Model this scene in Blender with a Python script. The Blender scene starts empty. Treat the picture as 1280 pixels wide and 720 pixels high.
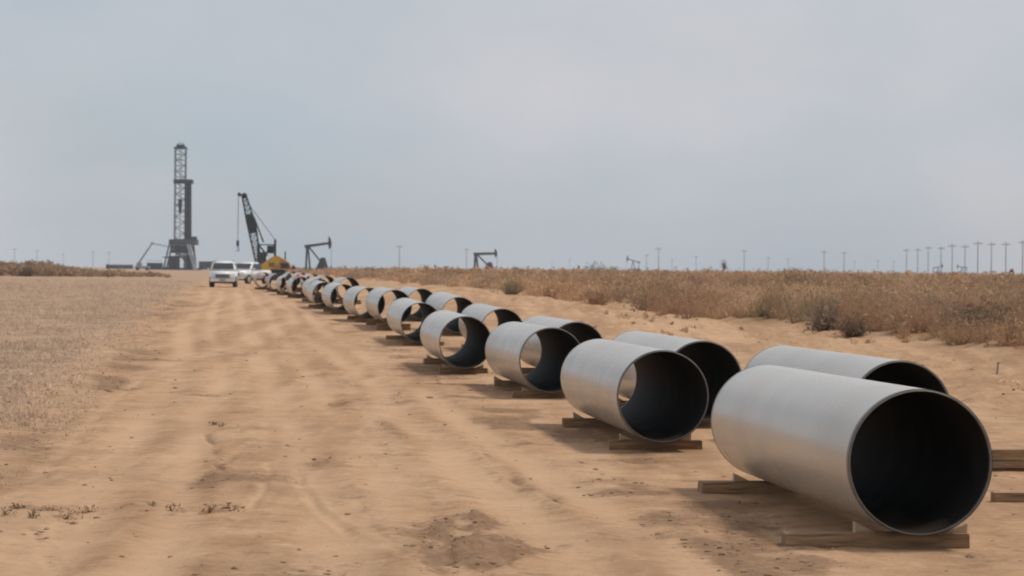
import bpy, bmesh, math, random
import numpy as np
from mathutils import Vector, Matrix

# ------------------------------------------------------------------ camera, sky, sun, exposure
sc = bpy.context.scene
C = sc.collection
F_PX, CAM_H = 3556.0, 1.7
PITCH, ROLL = math.radians(0.36), math.atan(0.0095)
cam_data = bpy.data.cameras.new('camera')
cam = bpy.data.objects.new('camera', cam_data); C.objects.link(cam)
cam_data.sensor_width = 36.0
cam_data.lens = 36.0 * F_PX / 1280.0
cam_data.clip_start, cam_data.clip_end = 0.5, 20000.0
CAM_R = (Matrix.Rotation(math.pi/2 - PITCH, 3, 'X') @ Matrix.Rotation(ROLL, 3, 'Z'))
cam.matrix_world = Matrix.Translation((0, 0, CAM_H)) @ CAM_R.to_4x4()
cam_data.dof.use_dof = True
cam_data.dof.focus_distance = 24.0
cam_data.dof.aperture_fstop = 6.3
sc.camera = cam

SUN_EL, SUN_AZ = math.radians(60), math.radians(72)      # azimuth clockwise from +Y (the view), so the sun stands to the right
world = bpy.data.worlds.new('World'); sc.world = world
world.use_nodes = True
wn, wl = world.node_tree.nodes, world.node_tree.links
wn.clear()
sky = wn.new('ShaderNodeTexSky'); sky.sky_type = 'NISHITA'; sky.sun_disc = False
sky.sun_elevation = SUN_EL; sky.sun_rotation = SUN_AZ
sky.air_density, sky.dust_density, sky.ozone_density = 1.0, 1.5, 1.0
tc = wn.new('ShaderNodeTexCoord')
mp = wn.new('ShaderNodeMapping'); mp.inputs['Scale'].default_value = (2.6, 2.6, 9.0); mp.inputs['Location'].default_value = (1.32, 6.29, 2.63)
nz = wn.new('ShaderNodeTexNoise'); nz.inputs['Scale'].default_value = 1.7; nz.inputs['Detail'].default_value = 5; nz.inputs['Roughness'].default_value = 0.45
rmp = wn.new('ShaderNodeMapRange'); rmp.inputs['From Min'].default_value = 0.32; rmp.inputs['From Max'].default_value = 0.68
rmp.inputs['To Min'].default_value = 0.74; rmp.inputs['To Max'].default_value = 0.98
mx = wn.new('ShaderNodeMix'); mx.data_type = 'RGBA'
nz2 = wn.new('ShaderNodeTexNoise'); nz2.inputs['Scale'].default_value = 0.9; nz2.inputs['Detail'].default_value = 6; nz2.inputs['Roughness'].default_value = 0.5
mp2 = wn.new('ShaderNodeMapping'); mp2.inputs['Scale'].default_value = (3.2, 3.2, 6.0); mp2.inputs['Location'].default_value = (7.65, 3.55, 4.32)
cr = wn.new('ShaderNodeValToRGB')                                    # thin stratus, blue-grey to pale grey
cr.color_ramp.elements[0].position = 0.36; cr.color_ramp.elements[0].color = (4.0, 4.95, 5.7, 1)
cr.color_ramp.elements[1].position = 0.62; cr.color_ramp.elements[1].color = (7.0, 6.6, 6.85, 1)
wl.new(tc.outputs['Generated'], mp2.inputs['Vector']); wl.new(mp2.outputs['Vector'], nz2.inputs['Vector'])
wl.new(nz2.outputs['Fac'], cr.inputs['Fac']); wl.new(cr.outputs['Color'], mx.inputs['B'])
bg = wn.new('ShaderNodeBackground'); bg.inputs['Strength'].default_value = 0.1
wo = wn.new('ShaderNodeOutputWorld')
wl.new(tc.outputs['Generated'], mp.inputs['Vector']); wl.new(mp.outputs['Vector'], nz.inputs['Vector'])
wl.new(nz.outputs['Fac'], rmp.inputs['Value']); wl.new(rmp.outputs['Result'], mx.inputs['Factor'])
wl.new(sky.outputs['Color'], mx.inputs['A']); wl.new(mx.outputs['Result'], bg.inputs['Color'])
wl.new(bg.outputs['Background'], wo.inputs['Surface'])

sun_d = bpy.data.lights.new('sun', 'SUN'); sun_d.energy = 2.2; sun_d.angle = math.radians(9); sun_d.color = (1.0, 0.95, 0.88)
sun = bpy.data.objects.new('sun', sun_d); C.objects.link(sun)
to_sun = Vector((math.sin(SUN_AZ)*math.cos(SUN_EL), math.cos(SUN_AZ)*math.cos(SUN_EL), math.sin(SUN_EL)))
sun.rotation_euler = to_sun.to_track_quat('Z', 'Y').to_euler()
sun.location = to_sun*80

sc.view_settings.view_transform = 'Standard'; sc.view_settings.look = 'None'
sc.view_settings.exposure = 0.0; sc.view_settings.gamma = 1.0; sc.view_settings.use_curve_mapping = False
sc.render.engine = 'CYCLES'
sc.cycles.use_denoising = True
sc.cycles.max_bounces = 6; sc.cycles.diffuse_bounces = 3; sc.cycles.glossy_bounces = 3
sc.cycles.volume_bounces = 1; sc.cycles.transparent_max_bounces = 8
sc.cycles.filter_width = 1.9

rng = np.random.default_rng(7)
random.seed(7)

# ------------------------------------------------------------------ pixel helpers (photo pixels of 1280 x 720)
def at(u, v, d):
    return Vector((0, 0, CAM_H)) + CAM_R @ (Vector(((u-640)/F_PX, (360-v)/F_PX, -1.0))*d)

# ------------------------------------------------------------------ terrain height
def hash2(ix, iy, seed):
    h = (ix*374761393 + iy*668265263 + seed*974711) & 0xffffffff
    h = ((h ^ (h >> 13))*1274126177) & 0xffffffff
    return ((h ^ (h >> 16)) & 0xffff)/65535.0
def vnoise(x, y, seed=0):
    x = np.asarray(x, float); y = np.asarray(y, float)
    ix = np.floor(x).astype(np.int64); iy = np.floor(y).astype(np.int64)
    fx = x-ix; fy = y-iy
    fx = fx*fx*fx*(fx*(fx*6-15)+10); fy = fy*fy*fy*(fy*(fy*6-15)+10)
    a = hash2(ix, iy, seed); b = hash2(ix+1, iy, seed); c = hash2(ix, iy+1, seed); d = hash2(ix+1, iy+1, seed)
    return (a*(1-fx)+b*fx)*(1-fy) + (c*(1-fx)+d*fx)*fy - 0.5
def fbm(x, y, octs=4, seed=0, gain=0.5):
    s = 0; a = 1.0
    for o in range(octs):
        s = s + a*vnoise(x*2**o, y*2**o, seed+o*17); a *= gain
    return s
def sstep(a, b, x):
    t = np.clip((x-a)/(b-a), 0, 1); return t*t*(3-2*t)
KY = [-6000, 0, 17, 28, 45, 60, 71, 79, 95, 118, 145, 170, 197, 260, 400, 6000]
KZ = [0, 0, -.02, -.08, -.11, -.09, -.01, .11, .14, .25, .31, .38, .33, .38, .4, .4]
def wcoord(x, y): return x + 0.1*y           # distance across the right of way, pipes lie along constant w
def ground_z(u, v):
    d = CAM_R @ Vector(((u-640)/F_PX, (360-v)/F_PX, -1.0))
    t = CAM_H/-d.z
    for _ in range(12):
        g = float(np.interp(d.y*t, KY, KZ)); t = (CAM_H-g)/-d.z
    return Vector((d.x*t, d.y*t, g))

# disturbed darker soil, plus pipe shadows painted into the ground colour: (u, v, half width px, half height px, strength, relief m)
SPOTS = [(588, 690, 74, 28, 1.4, .02), (545, 668, 46, 18, 1.1, .015), (600, 660, 28, 15, 1.2, .02), (930, 655, 60, 26, .8, -.03), (1000, 690, 70, 18, .45, .02),
         (720, 540, 45, 14, .8, -.03), (780, 575, 60, 9, .5, -.02), (270, 585, 9, 26, .7, -.02), (265, 565, 14, 8, .55, .0),  # leading entries: cast shadow painted beside a pipe and under its skid
         (425, 505, 24, 7, .75, .0), (400, 575, 25, 18, .5, -.02), (495, 495, 16, 8, .5, 0), (640, 598, 40, 8, .6, -.02), (665, 612, 30, 6, .6, -.02),
         (395, 470, 30, 6, .4, 0), (460, 470, 20, 6, .45, 0), (60, 640, 70, 9, .7, .02), (235, 640, 60, 7, .6, .02), (490, 430, 40, 5, .6, 0),
         (545, 468, 55, 6, .75, -.02), (640, 487, 60, 7, .75, -.02), (300, 535, 80, 5, .35, 0), (150, 560, 60, 14, .3, 0), (840, 670, 70, 8, .4, 0),
         (1240, 700, 40, 8, .55, 0), (760, 700, 50, 6, .35, 0), (430, 620, 25, 25, .35, .01), (230, 480, 40, 5, .4, 0), (700, 640, 50, 6, .3, 0), (170, 430, 50, 9, .4, 0), (95, 470, 45, 12, .35, 0)]
SPW = []
for (u, v, ru, rv, s, h) in SPOTS:
    p = ground_z(u, v); SPW.append((p.x, p.y, ru*p.y/F_PX, rv*p.y*p.y/(CAM_H*F_PX), s, h))
def soil(x, y):
    """amount of dark soil and painted pipe shadow, and relief"""
    m = np.zeros_like(x); h = np.zeros_like(x)
    wob = 1 + .9*fbm(x*2.2, y*.8, 3, 5)
    brk = .55 + .9*fbm(x*7, y*3.2, 3, 9)
    for (px, py, rx, ry, s, hh) in SPW:
        q = ((x-px)/rx)**2 + ((y-py)/ry)**2
        k = np.exp(-q*1.1*wob)*np.clip(brk+.35, 0, 1.2)
        m = np.maximum(m, s*k); h = h + hh*np.exp(-q)
    return m, h
# single tyre lines: photo polylines turned into x(y) on the ground: (points, half width m, pale>0 / dark<0)
LINES = [([(372, 560), (371, 590), (378, 612), (402, 640), (440, 668)], .045, .8), ([(338, 570), (331, 600), (318, 628), (300, 650)], .045, .7),
         ([(604, 566), (622, 585), (650, 604), (690, 625), (735, 645)], .05, -.75), ([(500, 690), (470, 660), (455, 630)], .06, -.5),
         ([(262, 540), (270, 570), (282, 600)], .05, -.8), ([(120, 560), (95, 610), (60, 700)], .06, -.35), ([(40, 660), (58, 690), (75, 719)], .05, -.5),
         ([(460, 680), (520, 700), (570, 719)], .05, .6), ([(180, 470), (120, 520), (40, 600)], .09, .5), ([(300, 440), (280, 500), (240, 600), (180, 719)], .12, .45),
         ([(345, 420), (340, 480), (330, 560)], .1, .4), ([(430, 470), (470, 540), (560, 640), (640, 719)], .13, .4), ([(400, 430), (425, 480), (480, 560), (590, 680)], .1, -.35)]
LNW = []
for (pl, hw, st) in LINES:
    q = sorted([(ground_z(*a).y, ground_z(*a).x) for a in pl]); LNW.append(([a for a, b in q], [b for a, b in q], hw, st))
def tyre_lines(x, y):
    pale = np.zeros_like(x); dark = np.zeros_like(x); h = np.zeros_like(x)
    br = np.clip(.65+1.1*fbm(x*1.6, y*1.1, 3, 111), 0, 1)
    for ys, xs, hw, st in LNW:
        d = (x-np.interp(y, ys, xs)-.05*vnoise(x*0, y*.9, 113))/hw
        k = np.exp(-d*d)*sstep(ys[0]-.6, ys[0]+.4, y)*(1-sstep(ys[-1]-.4, ys[-1]+.8, y))*br
        if st > 0: pale = np.maximum(pale, st*k)
        else: dark = np.maximum(dark, -st*k)
        h = h - .02*k*abs(st) + .012*abs(st)*np.exp(-(np.abs(d)-1.7)**2*2)*br*(k > 0)*sstep(ys[0]-.6, ys[0]+.4, y)*(1-sstep(ys[-1]-.4, ys[-1]+.8, y))
    return pale, dark, h
TRACKS = [(-1.05, .26), (.55, .26), (-.35, .2), (1.3, .2), (2.1, .25), (2.75, .22)]
def terrain(x, y):
    x = np.asarray(x, float); y = np.asarray(y, float)
    w = wcoord(x, y)
    far = sstep(9000, 200, np.abs(y))          # 1 near
    z = np.interp(y, KY, KZ)
    road = sstep(-3.2, -1.6, w)*(1-sstep(7.5, 10.0, w))
    field = 1-sstep(-3.6, -1.7, w + .8*vnoise(x*.25, y*.12, 31))
    right = sstep(7.8, 11.5, w + 1.1*vnoise(x*.3, y*.15, 37))
    brush = sstep(14.6, 18.0, w + 2.0*vnoise(x*.25, y*.12, 41))
    nr1 = 1-sstep(40, 110, np.abs(y)); nr0 = 1-sstep(16, 38, np.abs(y))     # fine relief only where the sheet is fine enough to carry it
    z = z + .016*fbm(x*.3, y*.1, 2, 1) + .004*fbm(x*2.1, y*1.3, 2, 2)*nr1
    z = z + (.003+.006*np.clip(fbm(x*.6, y*.4, 2, 77)+.2, 0, 1))*fbm(x*8, y*5, 2, 3)*nr0
    mea = .35*vnoise(x*0, y*.05, 51) + .12*vnoise(x*0, y*.2, 53)
    pale = np.zeros_like(z)
    for k, (tw, th) in enumerate(TRACKS):       # wheel ruts along the track
        q = (w-tw-mea-.25*vnoise(x*0, y*.04, 60+k))/th
        lug = .6 + .8*vnoise(x*.5, y*.13, 70+k)
        pale = np.maximum(pale, road*np.exp(-q*q)*np.clip(lug-.1, 0, 1)*.95)
        z = z + road*(-.018*np.exp(-q*q)*lug + .014*np.exp(-(np.abs(q)-1.5)**2*3)*lug)
    z = z + field*(.06*fbm(x*1.6, y*.9, 4, 11) + .07)
    z = z + right*(1-.5*brush)*(.22*np.clip(fbm(x*.75, y*.5, 4, 15)+.30, 0, 1.2))*1.35 + brush*.30
    z = z + .10*np.exp(-((w+2.4-.6*vnoise(x*0, y*.15, 91))/.45)**2)*np.clip(.4+1.6*vnoise(x*.3, y*.35, 93), 0, 1)
    m, h = soil(x, y)
    near = (np.abs(x) < 60) & (y > 5) & (y < 400)
    z = z + np.where(near, h + m*.085*fbm(x*5, y*3.5, 3, 21)*nr0, 0)
    lp, ld, lh = tyre_lines(x, y)
    # churned soil and painted shadow zone along the pipe row, plus loose churned patches
    churn_shade = np.exp(-((w-3.6-.5*vnoise(x*.2, y*.2, 121))/.75)**2)*np.clip(.15+1.5*fbm(x*1.3, y*.8, 3, 123), 0, 1) + road*np.clip(fbm(x*.9, y*.55, 4, 125)-.26, 0, 1)*1.3
    churn_shade = churn_shade + .75*np.exp(-((w+2.0-.7*vnoise(x*.1, y*.06, 145))/.65)**2)*np.clip(.25+1.4*fbm(x*.9, y*.4, 4, 147), 0, 1)
    for tw in (-1.9, -.2, 1.75, 3.0):
        churn_shade = churn_shade + road*.5*np.exp(-((w-tw-mea)/.16)**2)*np.clip(.1+1.8*fbm(x*.8, y*.22, 3, 141), 0, 1)
    churn_shade = np.where((y > 8) & (y < 260), np.clip(churn_shade, 0, .85), 0)
    z = z + np.where(near, lh, 0) + churn_shade*.03*fbm(x*5, y*3.5, 3, 127)*nr0
    return z, field, right, brush, np.where(near, np.maximum(np.maximum(m, ld), churn_shade), 0), np.where(near, np.maximum(lp, pale), 0)
def gz(x, y): return float(terrain(np.array([x]), np.array([y]))[0][0])

# ------------------------------------------------------------------ materials
def new_mat(name):
    m = bpy.data.materials.new(name); m.use_nodes = True
    nt = m.node_tree; return m, nt.nodes, nt.links, nt.nodes['Principled BSDF']
def mat(name, col, rough=.6, metal=0, var=.25, scale=3.0, bump=0.0, spec=.5, dirt=None, dirt_amt=.4, stretch=(1, 1, 1)):
    m, n, l, p = new_mat(name)
    t = n.new('ShaderNodeTexCoord'); mpn = n.new('ShaderNodeMapping'); mpn.inputs['Scale'].default_value = stretch
    nz = n.new('ShaderNodeTexNoise'); nz.inputs['Scale'].default_value = scale; nz.inputs['Detail'].default_value = 6
    l.new(t.outputs['Object'], mpn.inputs['Vector']); l.new(mpn.outputs['Vector'], nz.inputs['Vector'])
    r = n.new('ShaderNodeValToRGB')
    c0 = tuple(c*(1-var) for c in col); c1 = tuple(min(1, c*(1+var)) for c in col)
    r.color_ramp.elements[0].position = .3; r.color_ramp.elements[1].position = .7
    r.color_ramp.elements[0].color = (*c0, 1); r.color_ramp.elements[1].color = (*c1, 1)
    l.new(nz.outputs['Fac'], r.inputs['Fac'])
    out = r.outputs['Color']
    if dirt:
        nz2 = n.new('ShaderNodeTexNoise'); nz2.inputs['Scale'].default_value = scale*.6; nz2.inputs['Detail'].default_value = 8; nz2.inputs['Roughness'].default_value = .65
        l.new(t.outputs['Object'], nz2.inputs['Vector'])
        mr = n.new('ShaderNodeMapRange'); mr.inputs['From Min'].default_value = .42; mr.inputs['From Max'].default_value = .7; mr.inputs['To Max'].default_value = dirt_amt
        l.new(nz2.outputs['Fac'], mr.inputs['Value'])
        mxn = n.new('ShaderNodeMix'); mxn.data_type = 'RGBA'; mxn.inputs['B'].default_value = (*dirt, 1)
        l.new(mr.outputs['Result'], mxn.inputs['Factor']); l.new(out, mxn.inputs['A']); out = mxn.outputs['Result']
    l.new(out, p.inputs['Base Color'])
    p.inputs['Roughness'].default_value = rough; p.inputs['Metallic'].default_value = metal
    p.inputs['Specular IOR Level'].default_value = spec
    if bump:
        b = n.new('ShaderNodeBump'); b.inputs['Strength'].default_value = bump; b.inputs['Distance'].default_value = .02
        l.new(nz.outputs['Fac'], b.inputs['Height']); l.new(b.outputs['Normal'], p.inputs['Normal'])
    return m
def leaf_mat(name, translucent=.35):
    m, n, l, p = new_mat(name)
    a = n.new('ShaderNodeAttribute'); a.attribute_name = 'tint'
    tr = n.new('ShaderNodeBsdfTranslucent'); mxs = n.new('ShaderNodeMixShader'); mxs.inputs[0].default_value = translucent
    l.new(a.outputs['Color'], p.inputs['Base Color']); l.new(a.outputs['Color'], tr.inputs['Color'])
    p.inputs['Roughness'].default_value = .85; p.inputs['Specular IOR Level'].default_value = .15
    l.new(p.outputs[0], mxs.inputs[1]); l.new(tr.outputs[0], mxs.inputs[2]); l.new(mxs.outputs[0], n['Material Output'].inputs['Surface'])
    return m

def ground_material():
    m, n, l, p = new_mat('dirt')
    def N(kind, **kw):
        nd = n.new(kind)
        for k, v in kw.items(): nd.inputs[k].default_value = v
        return nd
    t = n.new('ShaderNodeTexCoord')
    mp = n.new('ShaderNodeMapping'); mp.inputs['Rotation'].default_value = (0, 0, -math.atan(.1)); mp.inputs['Scale'].default_value = (1, .28, 1)
    l.new(t.outputs['Object'], mp.inputs['Vector'])
    def noise(scale, det, rough, vec=None):
        nd = n.new('ShaderNodeTexNoise'); nd.inputs['Scale'].default_value = scale; nd.inputs['Detail'].default_value = det; nd.inputs['Roughness'].default_value = rough
        l.new((vec or t.outputs['Object']), nd.inputs['Vector']); return nd.outputs['Fac']
    def ramp(fac, stops):
        r = n.new('ShaderNodeValToRGB'); e = r.color_ramp.elements
        e[0].position, e[0].color = stops[0][0], (*stops[0][1], 1); e[1].position, e[1].color = stops[-1][0], (*stops[-1][1], 1)
        for s in stops[1:-1]:
            x = e.new(s[0]); x.color = (*s[1], 1)
        l.new(fac, r.inputs['Fac']); return r.outputs['Color']
    def mixc(f, a, b):
        x = n.new('ShaderNodeMix'); x.data_type = 'RGBA'
        l.new(f, x.inputs['Factor']); l.new(a, x.inputs['A']); l.new(b, x.inputs['B']); return x.outputs['Result']
    def rng_(f, a, b, lo=0, hi=1):
        x = n.new('ShaderNodeMapRange'); x.inputs['From Min'].default_value = a; x.inputs['From Max'].default_value = b
        x.inputs['To Min'].default_value = lo; x.inputs['To Max'].default_value = hi; l.new(f, x.inputs['Value']); return x.outputs['Result']
    def const(c):
        x = n.new('ShaderNodeRGB'); x.outputs[0].default_value = (*c, 1); return x.outputs[0]
    zone = n.new('ShaderNodeVertexColor'); zone.layer_name = 'zone'
    sep = n.new('ShaderNodeSeparateColor'); l.new(zone.outputs['Color'], sep.inputs['Color'])
    big = noise(.22, 5, .6, mp.outputs['Vector'])
    mid = noise(1.15, 7, .66)
    fine = noise(8, 6, .72)
    sand = ramp(mid, [(.28, (.32, .19, .103)), (.43, (.445, .28, .158)), (.56, (.505, .33, .193)), (.72, (.60, .41, .255))])
    sand = mixc(rng_(big, .42, .66, 0, .6), sand, const((.575, .392, .24)))
    sand = mixc(rng_(noise(.42, 6, .62), .50, .62, 0, .45), sand, const((.36, .24, .145)))
    sand = mixc(rng_(noise(2.2, 6, .68), .56, .63, 0, .55), sand, const((.29, .178, .10)))
    sand = mixc(rng_(noise(3.3, 5, .6, mp.outputs['Vector']), .54, .68, 0, .45), sand, const((.63, .445, .285)))
    sand = mixc(rng_(fine, .52, .68, 0, .5), sand, const((.27, .17, .10)))
    sand = mixc(rng_(noise(4.2, 6, .7), .57, .64, 0, .5), sand, const((.24, .15, .088)))
    sand = mixc(rng_(noise(3.1, 6, .7), .56, .64, 0, .45), sand, const((.64, .46, .31)))
    mpl = n.new('ShaderNodeMapping'); mpl.inputs['Rotation'].default_value = (0, 0, -math.atan(.1)); mpl.inputs['Scale'].default_value = (1, .045, 1)
    l.new(t.outputs['Object'], mpl.inputs['Vector'])
    lane = noise(1.25, 5, .6, mpl.outputs['Vector'])
    sand = mixc(rng_(lane, .50, .64, 0, .5), sand, const((.34, .212, .118)))
    sand = mixc(rng_(lane, .50, .36, 0, .5), sand, const((.60, .42, .265)))
    at2 = n.new('ShaderNodeAttribute'); at2.attribute_name = 'pale_track'
    sand = mixc(rng_(at2.outputs['Fac'], .12, .6, 0, .62), sand, const((.62, .43, .27)))
    dark = ramp(fine, [(.32, (.14, .084, .048)), (.5, (.23, .145, .086)), (.68, (.36, .24, .15))])
    def crisp(mask, scale, lo, hi, top):        # break a soft mask into crumbly patches
        x = n.new('ShaderNodeMath'); x.operation = 'MULTIPLY_ADD'; x.inputs[1].default_value = 1.5; x.inputs[2].default_value = -.75
        l.new(noise(scale, 7, .72), x.inputs[0])
        y = n.new('ShaderNodeMath'); y.operation = 'ADD'; l.new(x.outputs[0], y.inputs[0]); l.new(mask, y.inputs[1])
        return rng_(y.outputs[0], lo, hi, 0, top)
    sand = mixc(crisp(sep.outputs['Red'], 6.5, .26, .64, .75), sand, dark)
    st = ramp(noise(2.4, 8, .75), [(.3, (.25, .165, .105)), (.45, (.40, .277, .182)), (.58, (.50, .36, .245)), (.75, (.60, .455, .33))])
    st = mixc(rng_(noise(.55, 6, .65), .47, .6, 0, .7), st, const((.27, .185, .12)))
    st = mixc(rng_(noise(1.1, 6, .65), .53, .66, 0, .6), st, const((.60, .475, .36)))
    col = mixc(sep.outputs['Green'], sand, st)
    br = ramp(noise(1.1, 6, .65), [(.3, (.205, .128, .068)), (.55, (.315, .205, .118)), (.8, (.43, .30, .185))])
    col = mixc(sep.outputs['Blue'], col, br)
    tn = n.new('ShaderNodeMix'); tn.data_type = 'RGBA'; tn.blend_type = 'MULTIPLY'; tn.inputs['Factor'].default_value = 1.0; tn.inputs['B'].default_value = (1.0, .925, .885, 1)
    l.new(col, tn.inputs['A']); l.new(tn.outputs['Result'], p.inputs['Base Color'])
    p.inputs['Roughness'].default_value = .95; p.inputs['Specular IOR Level'].default_value = .12
    b = n.new('ShaderNodeBump'); b.inputs['Strength'].default_value = .9; b.inputs['Distance'].default_value = .04
    l.new(noise(8.5, 8, .7), b.inputs['Height']); l.new(b.outputs['Normal'], p.inputs['Normal'])
    return m

def pipe_material(name, base, dust, amt):
    m, n, l, p = new_mat(name)
    t = n.new('ShaderNodeTexCoord')
    oi = n.new('ShaderNodeObjectInfo')
    add = n.new('ShaderNodeVectorMath'); add.operation = 'ADD'
    sc_ = n.new('ShaderNodeVectorMath'); sc_.operation = 'SCALE'; sc_.inputs[3].default_value = 37.0
    cmb = n.new('ShaderNodeCombineXYZ')
    for k in range(3): l.new(oi.outputs['Random'], cmb.inputs[k])
    l.new(cmb.outputs[0], sc_.inputs[0]); l.new(t.outputs['Object'], add.inputs[0]); l.new(sc_.outputs[0], add.inputs[1])
    def noise(s, d, r, stretch=None):
        v = add.outputs[0]
        if stretch:
            mp = n.new('ShaderNodeMapping'); mp.inputs['Scale'].default_value = stretch; l.new(v, mp.inputs['Vector']); v = mp.outputs['Vector']
        nd = n.new('ShaderNodeTexNoise'); nd.inputs['Scale'].default_value = s; nd.inputs['Detail'].default_value = d; nd.inputs['Roughness'].default_value = r
        l.new(v, nd.inputs['Vector']); return nd.outputs['Fac']
    r = n.new('ShaderNodeValToRGB')
    r.color_ramp.elements[0].position = .32; r.color_ramp.elements[1].position = .7
    r.color_ramp.elements[0].color = (*[c*.88 for c in base], 1); r.color_ramp.elements[1].color = (*[c*1.08 for c in base], 1)
    l.new(noise(.9, 4, .5, (1, .35, 1)), r.inputs['Fac'])
    mr = n.new('ShaderNodeMapRange'); mr.inputs['From Min'].default_value = .48; mr.inputs['From Max'].default_value = .78; mr.inputs['To Max'].default_value = amt
    l.new(noise(1.1, 7, .6), mr.inputs['Value'])
    mx = n.new('ShaderNodeMix'); mx.data_type = 'RGBA'; mx.inputs['B'].default_value = (*dust, 1)
    l.new(mr.outputs['Result'], mx.inputs['Factor']); l.new(r.outputs['Color'], mx.inputs['A'])
    # thin scuffs round the body
    sc2 = n.new('ShaderNodeMapRange'); sc2.inputs['From Min'].default_value = .66; sc2.inputs['From Max'].default_value = .74; sc2.inputs['To Max'].default_value = .07
    l.new(noise(2.2, 4, .55, (.6, 1.6, .6)), sc2.inputs['Value'])
    mx2 = n.new('ShaderNodeMix'); mx2.data_type = 'RGBA'; mx2.inputs['B'].default_value = (.22, .19, .16, 1)
    l.new(sc2.outputs['Result'], mx2.inputs['Factor']); l.new(mx.outputs['Result'], mx2.inputs['A'])
    l.new(mx2.outputs['Result'], p.inputs['Base Color'])
    rr = n.new('ShaderNodeMapRange'); rr.inputs['To Min'].default_value = .17; rr.inputs['To Max'].default_value = .38
    l.new(noise(1.4, 3, .5), rr.inputs['Value']); l.new(rr.outputs['Result'], p.inputs['Roughness'])
    p.inputs['Specular IOR Level'].default_value = .6
    return m

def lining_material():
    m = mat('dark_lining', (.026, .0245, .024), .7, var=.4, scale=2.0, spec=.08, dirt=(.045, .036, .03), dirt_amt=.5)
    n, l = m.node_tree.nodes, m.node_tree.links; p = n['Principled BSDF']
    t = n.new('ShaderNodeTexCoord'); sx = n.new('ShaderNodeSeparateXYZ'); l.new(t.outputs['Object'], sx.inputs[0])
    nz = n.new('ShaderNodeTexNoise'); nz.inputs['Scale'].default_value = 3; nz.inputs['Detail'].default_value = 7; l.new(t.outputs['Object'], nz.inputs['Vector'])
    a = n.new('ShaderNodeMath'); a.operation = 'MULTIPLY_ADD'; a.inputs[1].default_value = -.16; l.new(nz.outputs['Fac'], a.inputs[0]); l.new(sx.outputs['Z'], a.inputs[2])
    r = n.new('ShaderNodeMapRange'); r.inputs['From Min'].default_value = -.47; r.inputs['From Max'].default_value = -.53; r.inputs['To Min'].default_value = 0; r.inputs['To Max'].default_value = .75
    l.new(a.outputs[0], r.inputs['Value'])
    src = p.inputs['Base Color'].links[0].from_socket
    x = n.new('ShaderNodeMix'); x.data_type = 'RGBA'; x.inputs['B'].default_value = (.20, .135, .085, 1)     # paler brown towards the bottom of the bore
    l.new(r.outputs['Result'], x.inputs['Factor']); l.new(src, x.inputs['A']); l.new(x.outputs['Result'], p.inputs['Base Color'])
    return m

M = dict(
    ground=ground_material(),
    pipe=pipe_material('grey_pipe_coating', (.455, .425, .375), (.42, .33, .235), .3),
    pipe_brown=pipe_material('brown_pipe_coating', (.25, .19, .165), (.22, .14, .1), .7),  # darker, browner copy of the pipe coating
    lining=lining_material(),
    steel=mat('bare_steel_rim', (.2, .19, .175), .55, .5, var=.25, scale=8),
    wood=mat('weathered_timber', (.31, .195, .105), .9, var=.5, scale=4, stretch=(1, 9, 9), bump=.8, dirt=(.20, .135, .08), dirt_amt=.6),
    wood2=mat('pale_timber', (.46, .35, .23), .85, var=.25, scale=5, stretch=(1, 9, 9), bump=.4),
    white=mat('white_car_paint', (.78, .78, .77), .3, var=.03, scale=2, dirt=(.5, .4, .3), dirt_amt=.18),
    glass=mat('tinted_car_glass', (.03, .036, .04), .12, var=.1, spec=.6),
    rubber=mat('dusty_tyre', (.035, .032, .03), .9, var=.3, dirt=(.16, .12, .08), dirt_amt=.5),
    black=mat('black_plastic', (.03, .03, .032), .6, var=.2),
    lamp=mat('headlamp_lens', (.72, .74, .76), .12, var=.05),
    chrome=mat('wheel_metal', (.5, .5, .5), .35, .7, var=.1),
    yellow=mat('faded_yellow_paint', (.60, .38, .05), .55, var=.12, scale=1.5, dirt=(.38, .25, .13), dirt_amt=.5),
    orange=mat('rusty_orange_paint', (.40, .23, .10), .6, var=.2, scale=1.5),
    dkteal=mat('dark_machine_paint', (.035, .05, .058), .6, var=.3, scale=1.2),
    dkgrey=mat('dark_rig_steel', (.022, .026, .033), .65, var=.3, scale=.4),
    rig=mat('rig_steel', (.06, .067, .078), .6, var=.3, scale=.3),
    palegrey=mat('pale_rig_steel', (.30, .31, .32), .6, var=.2, scale=.3),
    rust=mat('rust_brown_steel', (.07, .04, .033), .8, var=.3, scale=.5),
    pole=mat('weathered_pole', (.27, .25, .235), .9, var=.3, scale=.8, stretch=(4, 4, .3)),
    red=mat('faded_red_cloth', (.52, .16, .13), .9, var=.2, scale=5),
    bark=mat('dry_twig', (.13, .085, .055), .95, var=.3, scale=9),
    leaf=leaf_mat('dry_leaves'),
)

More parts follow.
